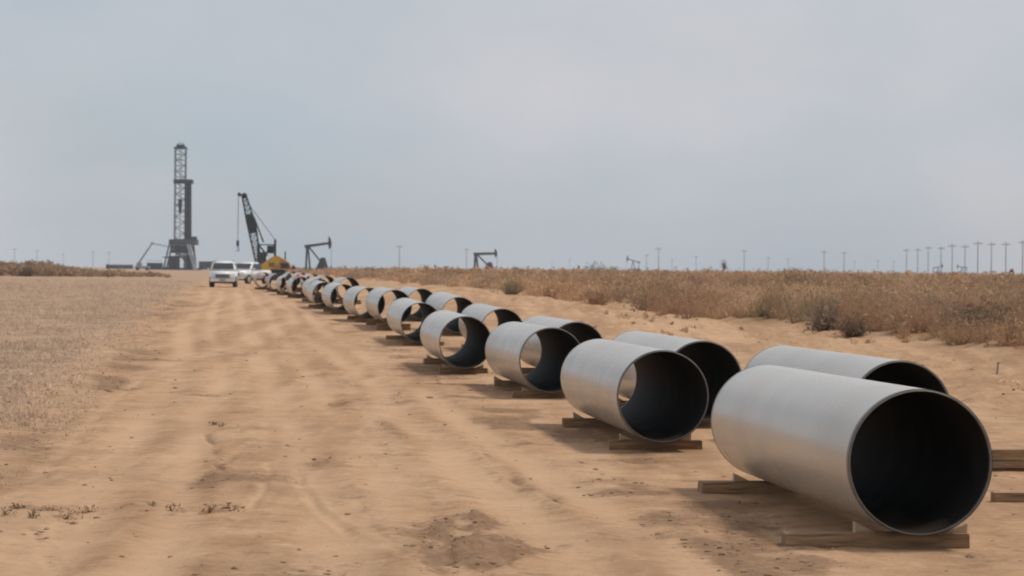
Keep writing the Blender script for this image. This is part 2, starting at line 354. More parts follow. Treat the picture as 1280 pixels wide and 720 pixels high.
# ------------------------------------------------------------------ mesh helpers
class MB:
    def __init__(s): s.v = []; s.f = []
    def add(s, vs, fs):
        o = len(s.v); s.v += [tuple(x) for x in vs]; s.f += [tuple(i+o for i in f) for f in fs]; return s
    def box(s, c, d, rot=None):
        x, y, z = d[0]/2, d[1]/2, d[2]/2
        vs = [Vector((a*x, b*y, e*z)) for a in (-1, 1) for b in (-1, 1) for e in (-1, 1)]
        if rot is not None: vs = [rot @ q for q in vs]
        return s.add([q+Vector(c) for q in vs], [(0, 1, 3, 2), (4, 6, 7, 5), (0, 4, 5, 1), (2, 3, 7, 6), (0, 2, 6, 4), (1, 5, 7, 3)])
    def bar(s, a, b, r0, r1=None, n=6, square=False):
        a, b = Vector(a), Vector(b); r1 = r0 if r1 is None else r1
        d = (b-a); q = d.to_track_quat('Z', 'Y') if d.length > 1e-9 else Matrix.Identity(3).to_quaternion()
        if square: n = 4
        off = math.pi/4 if n == 4 else 0
        ring = [Vector((math.cos(2*math.pi*k/n+off), math.sin(2*math.pi*k/n+off), 0)) for k in range(n)]
        vs = [a + q @ (k*r0) for k in ring] + [b + q @ (k*r1) for k in ring]
        fs = [(k, (k+1) % n, (k+1) % n+n, k+n) for k in range(n)] + [tuple(range(n-1, -1, -1)), tuple(range(n, 2*n))]
        return s.add(vs, fs)
    def profile(s, pts):
        """closed side profile: (y, z, half width) -> solid"""
        n = len(pts)
        vs = [(-h, y, z) for y, z, h in pts] + [(h, y, z) for y, z, h in pts]
        fs = [tuple(range(n)), tuple(range(2*n-1, n-1, -1))] + [(k, k+n, (k+1) % n+n, (k+1) % n) for k in range(n)]
        return s.add(vs, fs)
    def lattice(s, a, b, wa, wb, n, r, rb=None):
        """square lattice beam from a to b"""
        a, b = Vector(a), Vector(b); q = (b-a).to_track_quat('Z', 'Y'); rb = rb or r*.6
        def cor(t, k):
            h = (wa+(wb-wa)*t)/2
            return a.lerp(b, t) + q @ Vector(((-h, h, h, -h)[k], (-h, -h, h, h)[k], 0))
        for k in range(4):
            s.bar(cor(0, k), cor(1, k), r, n=4)
            for i in range(n):
                t0, t1 = i/n, (i+1)/n; k2 = (k+1) % 4
                s.bar(cor(t0, k), cor(t1, k2) if i % 2 else cor(t1, k2), rb, n=3)
                s.bar(cor(t1, k), cor(t1, k2), rb, n=3)
        return s
    def mesh(s, name, m, smooth=False, bevel=0):
        me = bpy.data.meshes.new(name); me.from_pydata(s.v, [], s.f); me.materials.append(m)
        bm = bmesh.new(); bm.from_mesh(me)
        bmesh.ops.recalc_face_normals(bm, faces=bm.faces)
        if bevel: bmesh.ops.bevel(bm, geom=list(bm.edges), offset=bevel, segments=3 if bevel > .08 else 2, affect='EDGES', clamp_overlap=True)
        bm.to_mesh(me); bm.free()
        if smooth:
            for p in me.polygons: p.use_smooth = True
        return me
    def build(s, name, m, parent=None, **kw): return link(name, s.mesh(name, m, **kw), parent)
def link(name, me, parent=None):
    o = bpy.data.objects.new(name, me); C.objects.link(o)
    if parent is not None: o.parent = parent
    return o
def tag(o, label=None, cat=None, group=None, kind=None):
    if label: o['label'] = label
    if cat: o['category'] = cat
    if group: o['group'] = group
    if kind: o['kind'] = kind
    return o
def thing(name, loc, rz, label, cat, group=None, scale=1.0):
    o = bpy.data.objects.new(name, None); C.objects.link(o); o.empty_display_size = .2
    o.location = loc; o.rotation_euler = (0, 0, rz); o.scale = (scale,)*3
    return tag(o, label, cat, group)
def tri_mesh(name, V, cols, m):
    """V: (n,3,3) triangles, cols: (n,3)"""
    n = len(V); me = bpy.data.meshes.new(name)
    me.vertices.add(n*3); me.loops.add(n*3); me.polygons.add(n)
    me.vertices.foreach_set('co', V.astype(np.float32).ravel())
    me.loops.foreach_set('vertex_index', np.arange(n*3, dtype=np.int32))
    me.polygons.foreach_set('loop_start', np.arange(0, n*3, 3, dtype=np.int32))
    me.polygons.foreach_set('loop_total', np.full(n, 3, dtype=np.int32))
    a = me.attributes.new('tint', 'FLOAT_COLOR', 'FACE')
    a.data.foreach_set('color', np.concatenate([cols, np.ones((n, 1))], 1).astype(np.float32).ravel())
    me.update(); me.validate(); me.materials.append(m)
    return me

# ------------------------------------------------------------------ ground
def make_ground():
    ang = np.concatenate([np.arange(-180, -14, 6.0), np.arange(-14, 14.001, .042), np.arange(18, 180, 6.0)])
    ang = np.radians(ang)
    r = [1.5]
    while r[-1] < 11: r.append(r[-1]*1.12)
    while r[-1] < 210: r.append(r[-1]*1.0062)
    while r[-1] < 5000: r.append(r[-1]*1.035)
    r = np.array(r); nr, na = len(r), len(ang)
    R_, A_ = np.meshgrid(r, ang, indexing='ij')
    X = (R_*np.sin(A_)).ravel(); Y = (R_*np.cos(A_)).ravel()
    Z, fld, rgt, brs, drk, pal = terrain(X, Y)
    co = np.stack([X, Y, Z], 1); co = np.concatenate([co, [[0, 0, float(Z[:na].mean())]]])
    i, j = np.meshgrid(np.arange(nr-1), np.arange(na), indexing='ij'); j2 = (j+1) % na
    quads = np.stack([i*na+j, i*na+j2, (i+1)*na+j2, (i+1)*na+j], -1).reshape(-1, 4)[:, ::-1]
    jj = np.arange(na); tris = np.stack([np.full(na, nr*na), (jj+1) % na, jj], 1)[:, ::-1]
    loops = np.concatenate([quads.ravel(), tris.ravel()]).astype(np.int32)
    tot = np.concatenate([np.full(len(quads), 4), np.full(na, 3)]).astype(np.int32)
    st = np.concatenate([[0], np.cumsum(tot)[:-1]]).astype(np.int32)
    me = bpy.data.meshes.new('ground')
    me.vertices.add(len(co)); me.loops.add(len(loops)); me.polygons.add(len(tot))
    me.vertices.foreach_set('co', co.astype(np.float32).ravel()); me.loops.foreach_set('vertex_index', loops)
    me.polygons.foreach_set('loop_start', st); me.polygons.foreach_set('loop_total', tot)
    me.polygons.foreach_set('use_smooth', np.ones(len(tot), bool))
    a = me.color_attributes.new('zone', 'FLOAT_COLOR', 'POINT')
    col = np.zeros((len(co), 4)); col[:-1, 0] = np.clip(drk, 0, 1); col[:-1, 1] = fld; col[:-1, 2] = np.maximum(brs, .45*rgt*0); col[:, 3] = 1
    a.data.foreach_set('color', col.astype(np.float32).ravel())
    a2 = me.attributes.new('pale_track', 'FLOAT', 'POINT'); pv_ = np.zeros(len(co)); pv_[:-1] = pal; a2.data.foreach_set('value', pv_.astype(np.float32))
    me.update(); me.validate(); me.materials.append(M['ground'])
    return tag(link('ground', me), 'sandy dirt track and plain reaching to the horizon', 'ground', kind='structure')
make_ground()

# ------------------------------------------------------------------ pipes
DIA, LEN, WALL = .914, 5.5, .014
def tube_mesh(name, r, n, ys, m, flip=False):
    b = MB()
    vs = [(r*math.cos(2*math.pi*k/n), y, r*math.sin(2*math.pi*k/n)) for y in ys for k in range(n)]
    fs = []
    for i in range(len(ys)-1):
        for k in range(n):
            q = (i*n+k, i*n+(k+1) % n, (i+1)*n+(k+1) % n, (i+1)*n+k)
            fs.append(q if flip else q[::-1])
    me = bpy.data.meshes.new(name); me.from_pydata(vs, [], fs); me.materials.append(m)
    for p in me.polygons: p.use_smooth = True
    return me
def rim_mesh(name, n, y0, y1, m):
    """bevelled end ring: outer edge at y1, lip at y0 (the open face), inner edge"""
    ro, ri = DIA/2, DIA/2-WALL
    prof = [(ro+.0006, y1), (ro+.0006, y1+(y0-y1)*.7), (ri+.005, y0), (ri-.0006, y0), (ri-.0006, y1+(y0-y1)*.3)]
    vs = [(r*math.cos(2*math.pi*k/n), y, r*math.sin(2*math.pi*k/n)) for r, y in prof for k in range(n)]
    fs = [(i*n+k, i*n+(k+1) % n, (i+1)*n+(k+1) % n, (i+1)*n+k) for i in range(len(prof)-1) for k in range(n)]
    me = bpy.data.meshes.new(name); me.from_pydata(vs, [], fs); me.materials.append(m)
    bm = bmesh.new(); bm.from_mesh(me); bmesh.ops.recalc_face_normals(bm, faces=bm.faces); bm.to_mesh(me); bm.free()
    for p in me.polygons: p.use_smooth = True
    return me
NS = 72
SHELL = tube_mesh('shell', DIA/2, NS, [.0, .12, 2, 4, LEN-.12, LEN], M['pipe'])
SHELL_D = tube_mesh('shell_brown', DIA/2, NS, [.0, LEN], M['pipe_brown'])
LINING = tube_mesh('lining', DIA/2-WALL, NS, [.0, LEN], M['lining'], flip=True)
RIM_A = rim_mesh('end_bevel_near', NS, -.006, .05, M['steel'])
RIM_B = rim_mesh('end_bevel_far', NS, LEN+.006, LEN-.05, M['steel'])
FRONT = [(1150.5, 579, 184, 338), (829, 496, 116, 338), (690, 452, 82, 295), (582, 428, 66, 308), (526, 405.5, 50, 268), (493.5, 383.5, 43, 245),
         (462, 379, 39, 215), (430, 372, 34, 205), (406, 370, 31, 245), (399, 362, 27.5, 215), (376.5, 359, 24.5, 205), (360.5, 356, 22.5, 215), (347, 352.5, 20.5, 200), (330, 350, 19, 200)]
BACK = [(1126, 525, 130, 300), (879, 476, 100, 290), (721, 440, 72, 285), (628, 417, 55, 275), (574, 398, 45, 250), (527, 380, 38, 235),
        (436, 361, 28, 230), (408, 357, 24.5, 220), (392, 354, 22.5, 220), (378, 351.5, 20.5, 210), (366, 349.5, 19, 210)]
ORD = ['first', 'second', 'third', 'fourth', 'fifth', 'sixth', 'seventh', 'eighth', 'ninth', 'tenth', 'eleventh', 'twelfth', 'thirteenth', 'fourteenth']
def plank_mesh(name, L, d, h, m, seed):
    r = random.Random(seed); b = MB().box((0, 0, h/2), (L, d, h))
    b.v = [(x+r.uniform(-.012, .012), y+r.uniform(-.006, .006), z+r.uniform(-.005, .004)*(1 if z > .01 else 0)) for x, y, z in b.v]
    return b.mesh(name, m, bevel=.006)
def wedge_mesh():
    return MB().add([(-.09, -.05, 0), (.09, -.05, 0), (.09, -.05, .1), (-.09, .05, 0), (.09, .05, 0), (.09, .05, .1)],
                    [(0, 1, 2), (5, 4, 3), (0, 3, 4, 1), (1, 4, 5, 2), (0, 2, 5, 3)]).mesh('wooden_wedge', M['wood2'])
WEDGE = wedge_mesh()
PIPES = []
def lay_pipe(i, spec, row):
    u, v, D, vp = spec
    p = at(u, v, DIA*F_PX/D)
    yaw = math.atan((vp-640)/F_PX)
    ax = Vector((math.sin(yaw), math.cos(yaw), 0))
    s0 = p + ax*.55; s1 = p + ax*(LEN-.55)
    g0, g1 = gz(s0.x, s0.y), gz(s1.x, s1.y)
    h0 = min(max(p.z-DIA/2-g0, .085), .2); z0 = g0+h0; z1 = g1+min(max(h0, .09), .16)
    slope = math.atan2(z1-z0, LEN-1.1)
    zc = z0 + DIA/2 - .55*math.tan(slope)
    front = row == 'front'
    dusty = front and i >= 12  # last pipes of the front row take the darker brown shell
    which = ('front row beside the dirt track' if front else 'back row beside the brush')
    t = thing('steel_pipe', (p.x, p.y, zc), -yaw,
              f'{ORD[i]} {"brown" if dusty else "grey"} pipe of the {which}, counted towards the crane', 'pipe', f'pipes in the {row} row')
    t.rotation_euler = (slope, random.uniform(0, 0), -yaw)
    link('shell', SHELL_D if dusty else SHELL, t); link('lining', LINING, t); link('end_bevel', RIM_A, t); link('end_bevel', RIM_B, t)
    PIPES.append((t, p, ax, z0, z1))
    # timber skids under both ends
    for e, (sp, zt, g) in enumerate(((s0, z0, g0), (s1, z1, g1))):
        if front and i == 0: L, off, dd = (1.17, -.22, .2) if e == 0 else (1.0, -.12, .2)
        elif not front and i == 0 and e == 0: L, off, dd = 2.3, .28, .22
        else: L, off, dd = random.uniform(.84, 1.02), random.uniform(.0, .12), random.uniform(.16, .24)
        perp = Vector((ax.y, -ax.x, 0))
        c = sp + perp*off
        if front and i == 0 and e == 0: c = c - ax*.28
        lows = [gz(c.x+perp.x*k*L/2, c.y+perp.y*k*L/2) for k in (-1, -.5, 0, .5, 1)]
        low = min(min(lows), zt-.08) - .03
        h = zt-low
        n = 2 if (h > .15 or (not front and i == 0)) else 1
        for k in range(n):
            hk = h/n; me = plank_mesh('timber_skid', L if k == 0 else L*.96, dd, hk-(.002 if n == 2 else 0), M['wood'], i*7+e*3+k+(0 if front else 500))
            o = link('timber_skid', me); o.location = (c.x, c.y, low+k*hk+ (.001 if k else 0)); o.rotation_euler = (0, 0, -yaw+random.uniform(-.05, .05))
            lay = '' if n == 1 else (' lower plank of' if k == 0 else ' upper plank of')
            tag(o, f'weathered timber{lay} skid under {"near" if e == 0 else "crane-side"} end of {ORD[i]} {row} row pipe'.replace('near', 'open track-start'), 'timber', 'timber skids under the pipes')
        if (front and i < 4) or (not front and i < 2):
            for sd in (-1, 1):
                if front and i == 0 and e == 1 and sd == 1: continue
                x_off = .29
                wp = sp + perp*(sd*x_off)
                if front and i == 0 and e == 0: wp = wp - ax*.28
                o = link('wooden_wedge', WEDGE); o.location = (wp.x, wp.y, zt+.001); o.rotation_euler = (0, 0, -yaw+(0 if sd > 0 else math.pi)); o.scale = (.75, .8, random.uniform(.6, .75))
                tag(o, f'pale wooden wedge chocking {"track" if sd < 0 else "brush"} side of {ORD[i]} {row} row pipe, {"open" if e == 0 else "crane-side"} end', 'wedge', 'wedges on the skids')
for i, s in enumerate(FRONT): lay_pipe(i, s, 'front')
for i, s in enumerate(BACK): lay_pipe(i, s, 'back')

def loose_plank(u, v, L, d, h, rz, label, dz=0, m='wood'):
    g = ground_z(u, v); z = gz(g.x, g.y)
    o = link('loose_plank', plank_mesh('loose_plank', L, d, h, M[m], int(u))); o.location = (g.x, g.y, z-.01+dz); o.rotation_euler = (0, 0, rz)
    return tag(o, label, 'plank', 'loose planks on the sand')
loose_plank(1290, 628, .62, .14, .085, .08, 'short weathered plank end lying on sand beside the first front row pipe')
_t, _p, _ax, _z0, _z1 = PIPES[len(FRONT)]
_c = _p + _ax*.55 + Vector((_ax.y, -_ax.x, 0))*1.02
_o = link('loose_plank', plank_mesh('loose_plank', .8, .16, .1, M['wood'], 77)); _o.location = (_c.x, _c.y, _z0+.004); _o.rotation_euler = (0, 0, _t.rotation_euler.z+.03)
tag(_o, 'plank stacked on the long skid beside the first back row pipe', 'plank', 'loose planks on the sand')

# red cloth over the top of a far pipe
t, p, ax, z0, z1 = PIPES[10]
b = MB(); r = DIA/2+.012
n, mrows = 12, 6
for i in range(mrows+1):
    for k in range(n+1):
        a = math.radians(48+84*k/n); rr = r+.05*abs(math.sin(k*1.7+i*2.1))*math.sin(math.pi*i/mrows)
        b.v.append((rr*math.cos(a)-.0, 1.0+i*.16+.05*math.sin(k*.9), rr*math.sin(a)))
for i in range(mrows):
    for k in range(n): b.f.append((i*(n+1)+k, i*(n+1)+k+1, (i+1)*(n+1)+k+1, (i+1)*(n+1)+k))
red = b.build('red_cloth', M['red'], smooth=True)
sol = red.modifiers.new('thickness', 'SOLIDIFY'); sol.thickness = .006
red.location = t.location; red.rotation_euler = t.rotation_euler
tag(red, 'faded red cloth draped over a pipe near the end of the front row', 'cloth')

# stake in the sand by the brush
g = ground_z(1246, 470)
st = MB().bar((0, 0, -.1), (.02, 0, .2), .022, .018, n=5).bar((-.0, 0, .17), (.06, 0, .19), .014, n=4).build('marker_stake', M['pole'])
st.location = (g.x, g.y, gz(g.x, g.y)); tag(st, 'short dark stake stuck in the sand at the brush edge', 'stake')

# ------------------------------------------------------------------ vehicles
def wheel(parent, x, y, r=.39, w=.25):
    b = MB().bar((x-w/2, y, r), (x+w/2, y, r), r, n=20); o = b.build('tyre', M['rubber'], None)
    wt = o; o.name = 'wheel'; o.data.name = 'wheel'; o.parent = parent
    sx = 1 if x > 0 else -1
    MB().bar((x+sx*(w/2-.02), y, r), (x+sx*(w/2+.012), y, r), r*.62, r*.58, n=16).build('rim', M['chrome'], wt)
    return wt
def make_suv(name, loc, rz, label, pickup=False):
    t = thing(name, loc, rz, label, 'pickup truck' if pickup else 'car')
    # local: -y is the front of the vehicle
    body = [(-2.30, .42, .84), (-2.38, .62, .88), (-2.34, .86, .90), (-2.18, 1.04, .92), (-1.2, 1.16, .95), (2.3, 1.16, .95), (2.38, .95, .94), (2.36, .45, .92)]
    MB().profile(body).build('body', M['white'], t, bevel=.09, smooth=True)
    if pickup: cabin = [(-1.22, 1.12, .90), (-.52, 1.74, .74), (-.3, 1.8, .72), (.7, 1.8, .72), (1.0, 1.12, .90)]
    else: cabin = [(-1.25, 1.12, .92), (-.5, 1.76, .76), (-.25, 1.83, .74), (1.9, 1.83, .74), (2.28, 1.12, .92)]
    MB().profile(cabin).build('cabin', M['white'], t, bevel=.13, smooth=True)
    # windscreen, a panel lying on the slope
    y0, z0, y1, z1 = -1.25+.09, 1.2, -.5-.02, 1.73
    nrm = Vector((0, -(z1-z0), (y1-y0))).normalized()*.012*-1
    def quad(pts, nv, th=.014):
        pts = [Vector(q) for q in pts]; nv = Vector(nv).normalized()*th
        return MB().add(pts+[q+nv for q in pts], [(3, 2, 1, 0), (4, 5, 6, 7), (0, 1, 5, 4), (1, 2, 6, 5), (2, 3, 7, 6), (3, 0, 4, 7)])
    nv = (0, -(z1-z0), y1-y0)
    nv = Vector((0, -.64, .75))
    ws = quad([(-.74, -1.07, 1.27), (.74, -1.07, 1.27), (.66, -.60, 1.66), (-.66, -.60, 1.66)], nv, .035).build('windscreen', M['glass'], t)
    for sx in (-1, 1): MB().bar((sx*.35, -1.16, 1.24), (sx*.35-.3, -.85, 1.5), .012, n=4).build('wiper', M['black'], ws)
    for sx in (-1, 1):
        for (ya, yb) in (((-.75, .1), (.18, .75)) if pickup else ((-.75, .15), (.22, 1.05), (1.12, 1.8))):
            f = lambda y, z: (sx*(.92-.18*(z-1.12)/.68+.004), y, z)
            quad([f(ya+(.0 if ya > -.7 else -.05), 1.2), f(yb, 1.2), f(yb, 1.68), f(ya+(.25 if ya < -.7 else 0), 1.68)], (sx, 0, .2), .016).build('side_window', M['glass'], t)
        MB().box((sx*1.03, -.85, 1.22), (.16, .12, .2)).build('side_mirror', M['white'], t, bevel=.02)
        h = quad([(sx*.60, -2.375, .76), (sx*.86, -2.32, .76), (sx*.86, -2.27, .95), (sx*.60, -2.32, .95)], (0, -1, .1), .03).build('headlight', M['lamp'], t)
        wheel(t, sx*.80, -1.45); wheel(t, sx*.80, 1.45)
    gr = MB().box((0, -2.385, .80), (.98, .06, .26)).build('grille', M['black'], t, bevel=.01)
    for k in range(3): MB().box((0, -2.42, .73+.07*k), (.96, .02, .018)).build('slat', M['chrome'], gr)
    MB().box((0, -2.41, .5), (1.72, .14, .2)).build('front_bumper', M['white'], t, bevel=.03)
    MB().box((0, -2.33, .36), (1.5, .2, .12)).build('air_dam', M['black'], t)
    MB().box((0, -2.49, .52), (.42, .012, .13)).build('number_plate', M['palegrey'], t)
    MB().box((0, 0, .36), (1.6, 4.0, .14)).build('underbody', M['black'], t)
    if not pickup:
        for sx in (-1, 1): MB().bar((sx*.62, -.2, 1.87), (sx*.62, 1.7, 1.87), .02, n=6).bar((sx*.62, -.2, 1.82), (sx*.62, -.2, 1.87), .02).bar((sx*.62, 1.7, 1.82), (sx*.62, 1.7, 1.87), .02).build('roof_rail', M['black'], t)
    return t
p = at(279.5, 350, 198); make_suv('parked_car', (p.x, p.y, gz(p.x, p.y)-.01), math.radians(4), 'white off-road car with dark grille facing along the dirt track')
p = at(310, 350, 236); make_suv('pickup_truck', (p.x, p.y, gz(p.x, p.y)-.01), math.radians(-24), 'white pickup truck partly hidden between the white car and the pipes', pickup=True)

# ------------------------------------------------------------------ crane
def make_crane():
    z = 300.0; s = F_PX/z
    p = at(341, 352, z); g = gz(p.x, p.y)
    t = thing('crawler_crane', (p.x, p.y, g), 0, 'yellow crawler crane with dark lattice boom and hanging hook behind the pipes', 'crane')
    X = lambda u: (u-341)/s
    Z = lambda v: (at(341, v, z).z-g)
    for sy in (-1.0, 1.0):
        b = MB().profile([(0, 0, 0)]*0 or [(-.3, .1, 2.0), (-.3, .75, 2.0), (.3, .75, 2.0), (.3, .1, 2.0)])
        tr = MB()
        pts = [(-1.9, .4), (-1.75, .12), (-1.5, .0), (1.5, .0), (1.75, .12), (1.9, .4), (1.75, .72), (1.5, .85), (-1.5, .85), (-1.75, .72)]
        n = len(pts)
        tr.add([(x, sy*1.1-.28, q) for x, q in pts]+[(x, sy*1.1+.28, q) for x, q in pts], [tuple(range(n)), tuple(range(2*n-1, n-1, -1))]+[(k, (k+1) % n, (k+1) % n+n, k+n) for k in range(n)])
        tk = tr.build('crawler_track', M['rubber'], t)
        for k in range(5): MB().bar((-1.3+.65*k, sy*1.1-sy*.0-.3, .36), (-1.3+.65*k, sy*1.1+.3, .36), .2, n=12).build('road_wheel', M['rust'], tk)
    MB().box((0, 0, .98), (2.6, 1.7, .3)).build('carbody', M['dkteal'], t)
    # machinery house with the sloping yellow hood
    def side(b, pts, y0, y1):
        n = len(pts); return b.add([(x, y0, q) for x, q in pts]+[(x, y1, q) for x, q in pts], [tuple(range(n)), tuple(range(2*n-1, n-1, -1))]+[(k, (k+1) % n, (k+1) % n+n, k+n) for k in range(n)])
    side(MB(), [(X(325), 1.15), (X(366), 1.15), (X(366), Z(336)), (X(360), Z(327)), (X(348), Z(320)), (X(342), Z(321.5)), (X(326), Z(332))], -1.2, 1.2).build('machinery_house', M['orange'], t, bevel=.04)
    hd = side(MB(), [(X(324.5), Z(341)), (X(334), Z(340)), (X(346), Z(333)), (X(353), Z(323)), (X(348), Z(319.4)), (X(341.5), Z(320.8)), (X(324.5), Z(333))], -1.26, -.2).build('hood', M['yellow'], t, bevel=.03)
    for k in range(4): MB().box((X(338)+k*.16, -1.27, Z(331)), (.07, .05, .45)).build('louvre', M['black'], hd)
    MB().box((X(357), -1.225, 1.55), (.9, .05, .55)).build('engine_door', M['rust'], t)
    MB().bar((X(356), .3, Z(326)), (X(356), .3, Z(314)), .07, n=8).build('exhaust_stack', M['black'], t)
    side(MB(), [(X(366.2), 1.2), (X(370), 1.3), (X(370), Z(335)), (X(366.2), Z(331))], -1.1, 1.1).build('counterweight', M['rust'], t, bevel=.03)
    cab = side(MB(), [(X(321), 1.2), (X(333), 1.2), (X(333), Z(318)), (X(330), Z(315)), (X(323), Z(316))], -1.22, -.35).build('operator_cab', M['dkteal'], t, bevel=.03)
    MB().box((X(327), -1.235, Z(322)), (.6, .02, .5)).build('window', M['glass'], cab)
    # gantry
    ga = MB()
    for y in (-.6, .6):
        ga.bar((X(343.5), y, Z(322)), (X(343.5), y, Z(299)), .09, n=4).bar((X(322), y, Z(306)), (X(343), y, Z(306)), .07, n=4)
        ga.bar((X(322.5), y, Z(330)), (X(322.5), y, Z(304)), .1, n=4).bar((X(331), y, Z(318)), (X(343), y, Z(307)), .09, n=4).bar((X(323), y, Z(306)), (X(334), y, Z(320)), .06, n=4)
    ga.bar((X(343.5), -.6, Z(300)), (X(343.5), .6, Z(300)), .07).bar((X(322.5), -.6, Z(306)), (X(322.5), .6, Z(306)), .07)
    ga.box((X(338), 0, Z(312)), (.7, .9, .8))
    ga.build('gantry', M['dkteal'], t)
    foot, mid, tip = Vector((X(324.5), 0, Z(338))), Vector((X(313.5), 0, Z(280))), Vector((X(304), 0, Z(244)))
    bo = MB().lattice(foot, mid, .5, .85, 8, .07, .04).lattice(mid, tip, .85, .45, 6, .065, .04)
    bo.box(mid, (.8, .7, 2.0), (tip-foot).to_track_quat('Z', 'Y').to_matrix())
    bm_ = bo.build('lattice_boom', M['dkteal'], t)
    MB().bar((X(304.5), -.12, Z(245)), (X(304.5), .12, Z(245)), .3, n=14).bar((X(304), -.2, Z(246)), (X(298.5), -.2, Z(242.5)), .07).bar((X(304), .2, Z(246)), (X(298.5), .2, Z(242.5)), .07).bar((X(298.3), -.25, Z(243.5)), (X(298.3), .25, Z(243.5)), .2, n=12).build('head_sheave', M['dkteal'], bm_)
    MB().bar((X(297.2), 0, Z(243)), (X(296.8), 0, Z(303)), .03, n=5).build('hoist_cable', M['black'], t)
    hb = MB().box((X(296.8), 0, Z(304.6)), (.26, .2, .6)).bar((X(296.8), 0, Z(308)), (X(296.8), 0, Z(311)), .05)
    a0 = 0
    for k in range(8):
        a1, a2 = math.radians(90-k*33), math.radians(90-(k+1)*33); cx, cz = X(296.8), Z(312.3)
        hb.bar((cx+.14*math.cos(a1), 0, cz+.14*math.sin(a1)), (cx+.14*math.cos(a2), 0, cz+.14*math.sin(a2)), .045, n=5)
    hb.build('hook_block', M['black'], t)
    pl = MB()
    for y in (-.35, .35): pl.bar((X(306), y*.5, Z(250)), (X(343.5), y, Z(300)), .02, n=4).bar((X(317), y*.5, Z(272)), (X(329), y, Z(303)), .07, n=4)
    pl.build('pendant_lines', M['dkteal'], t)
    return t
make_crane()

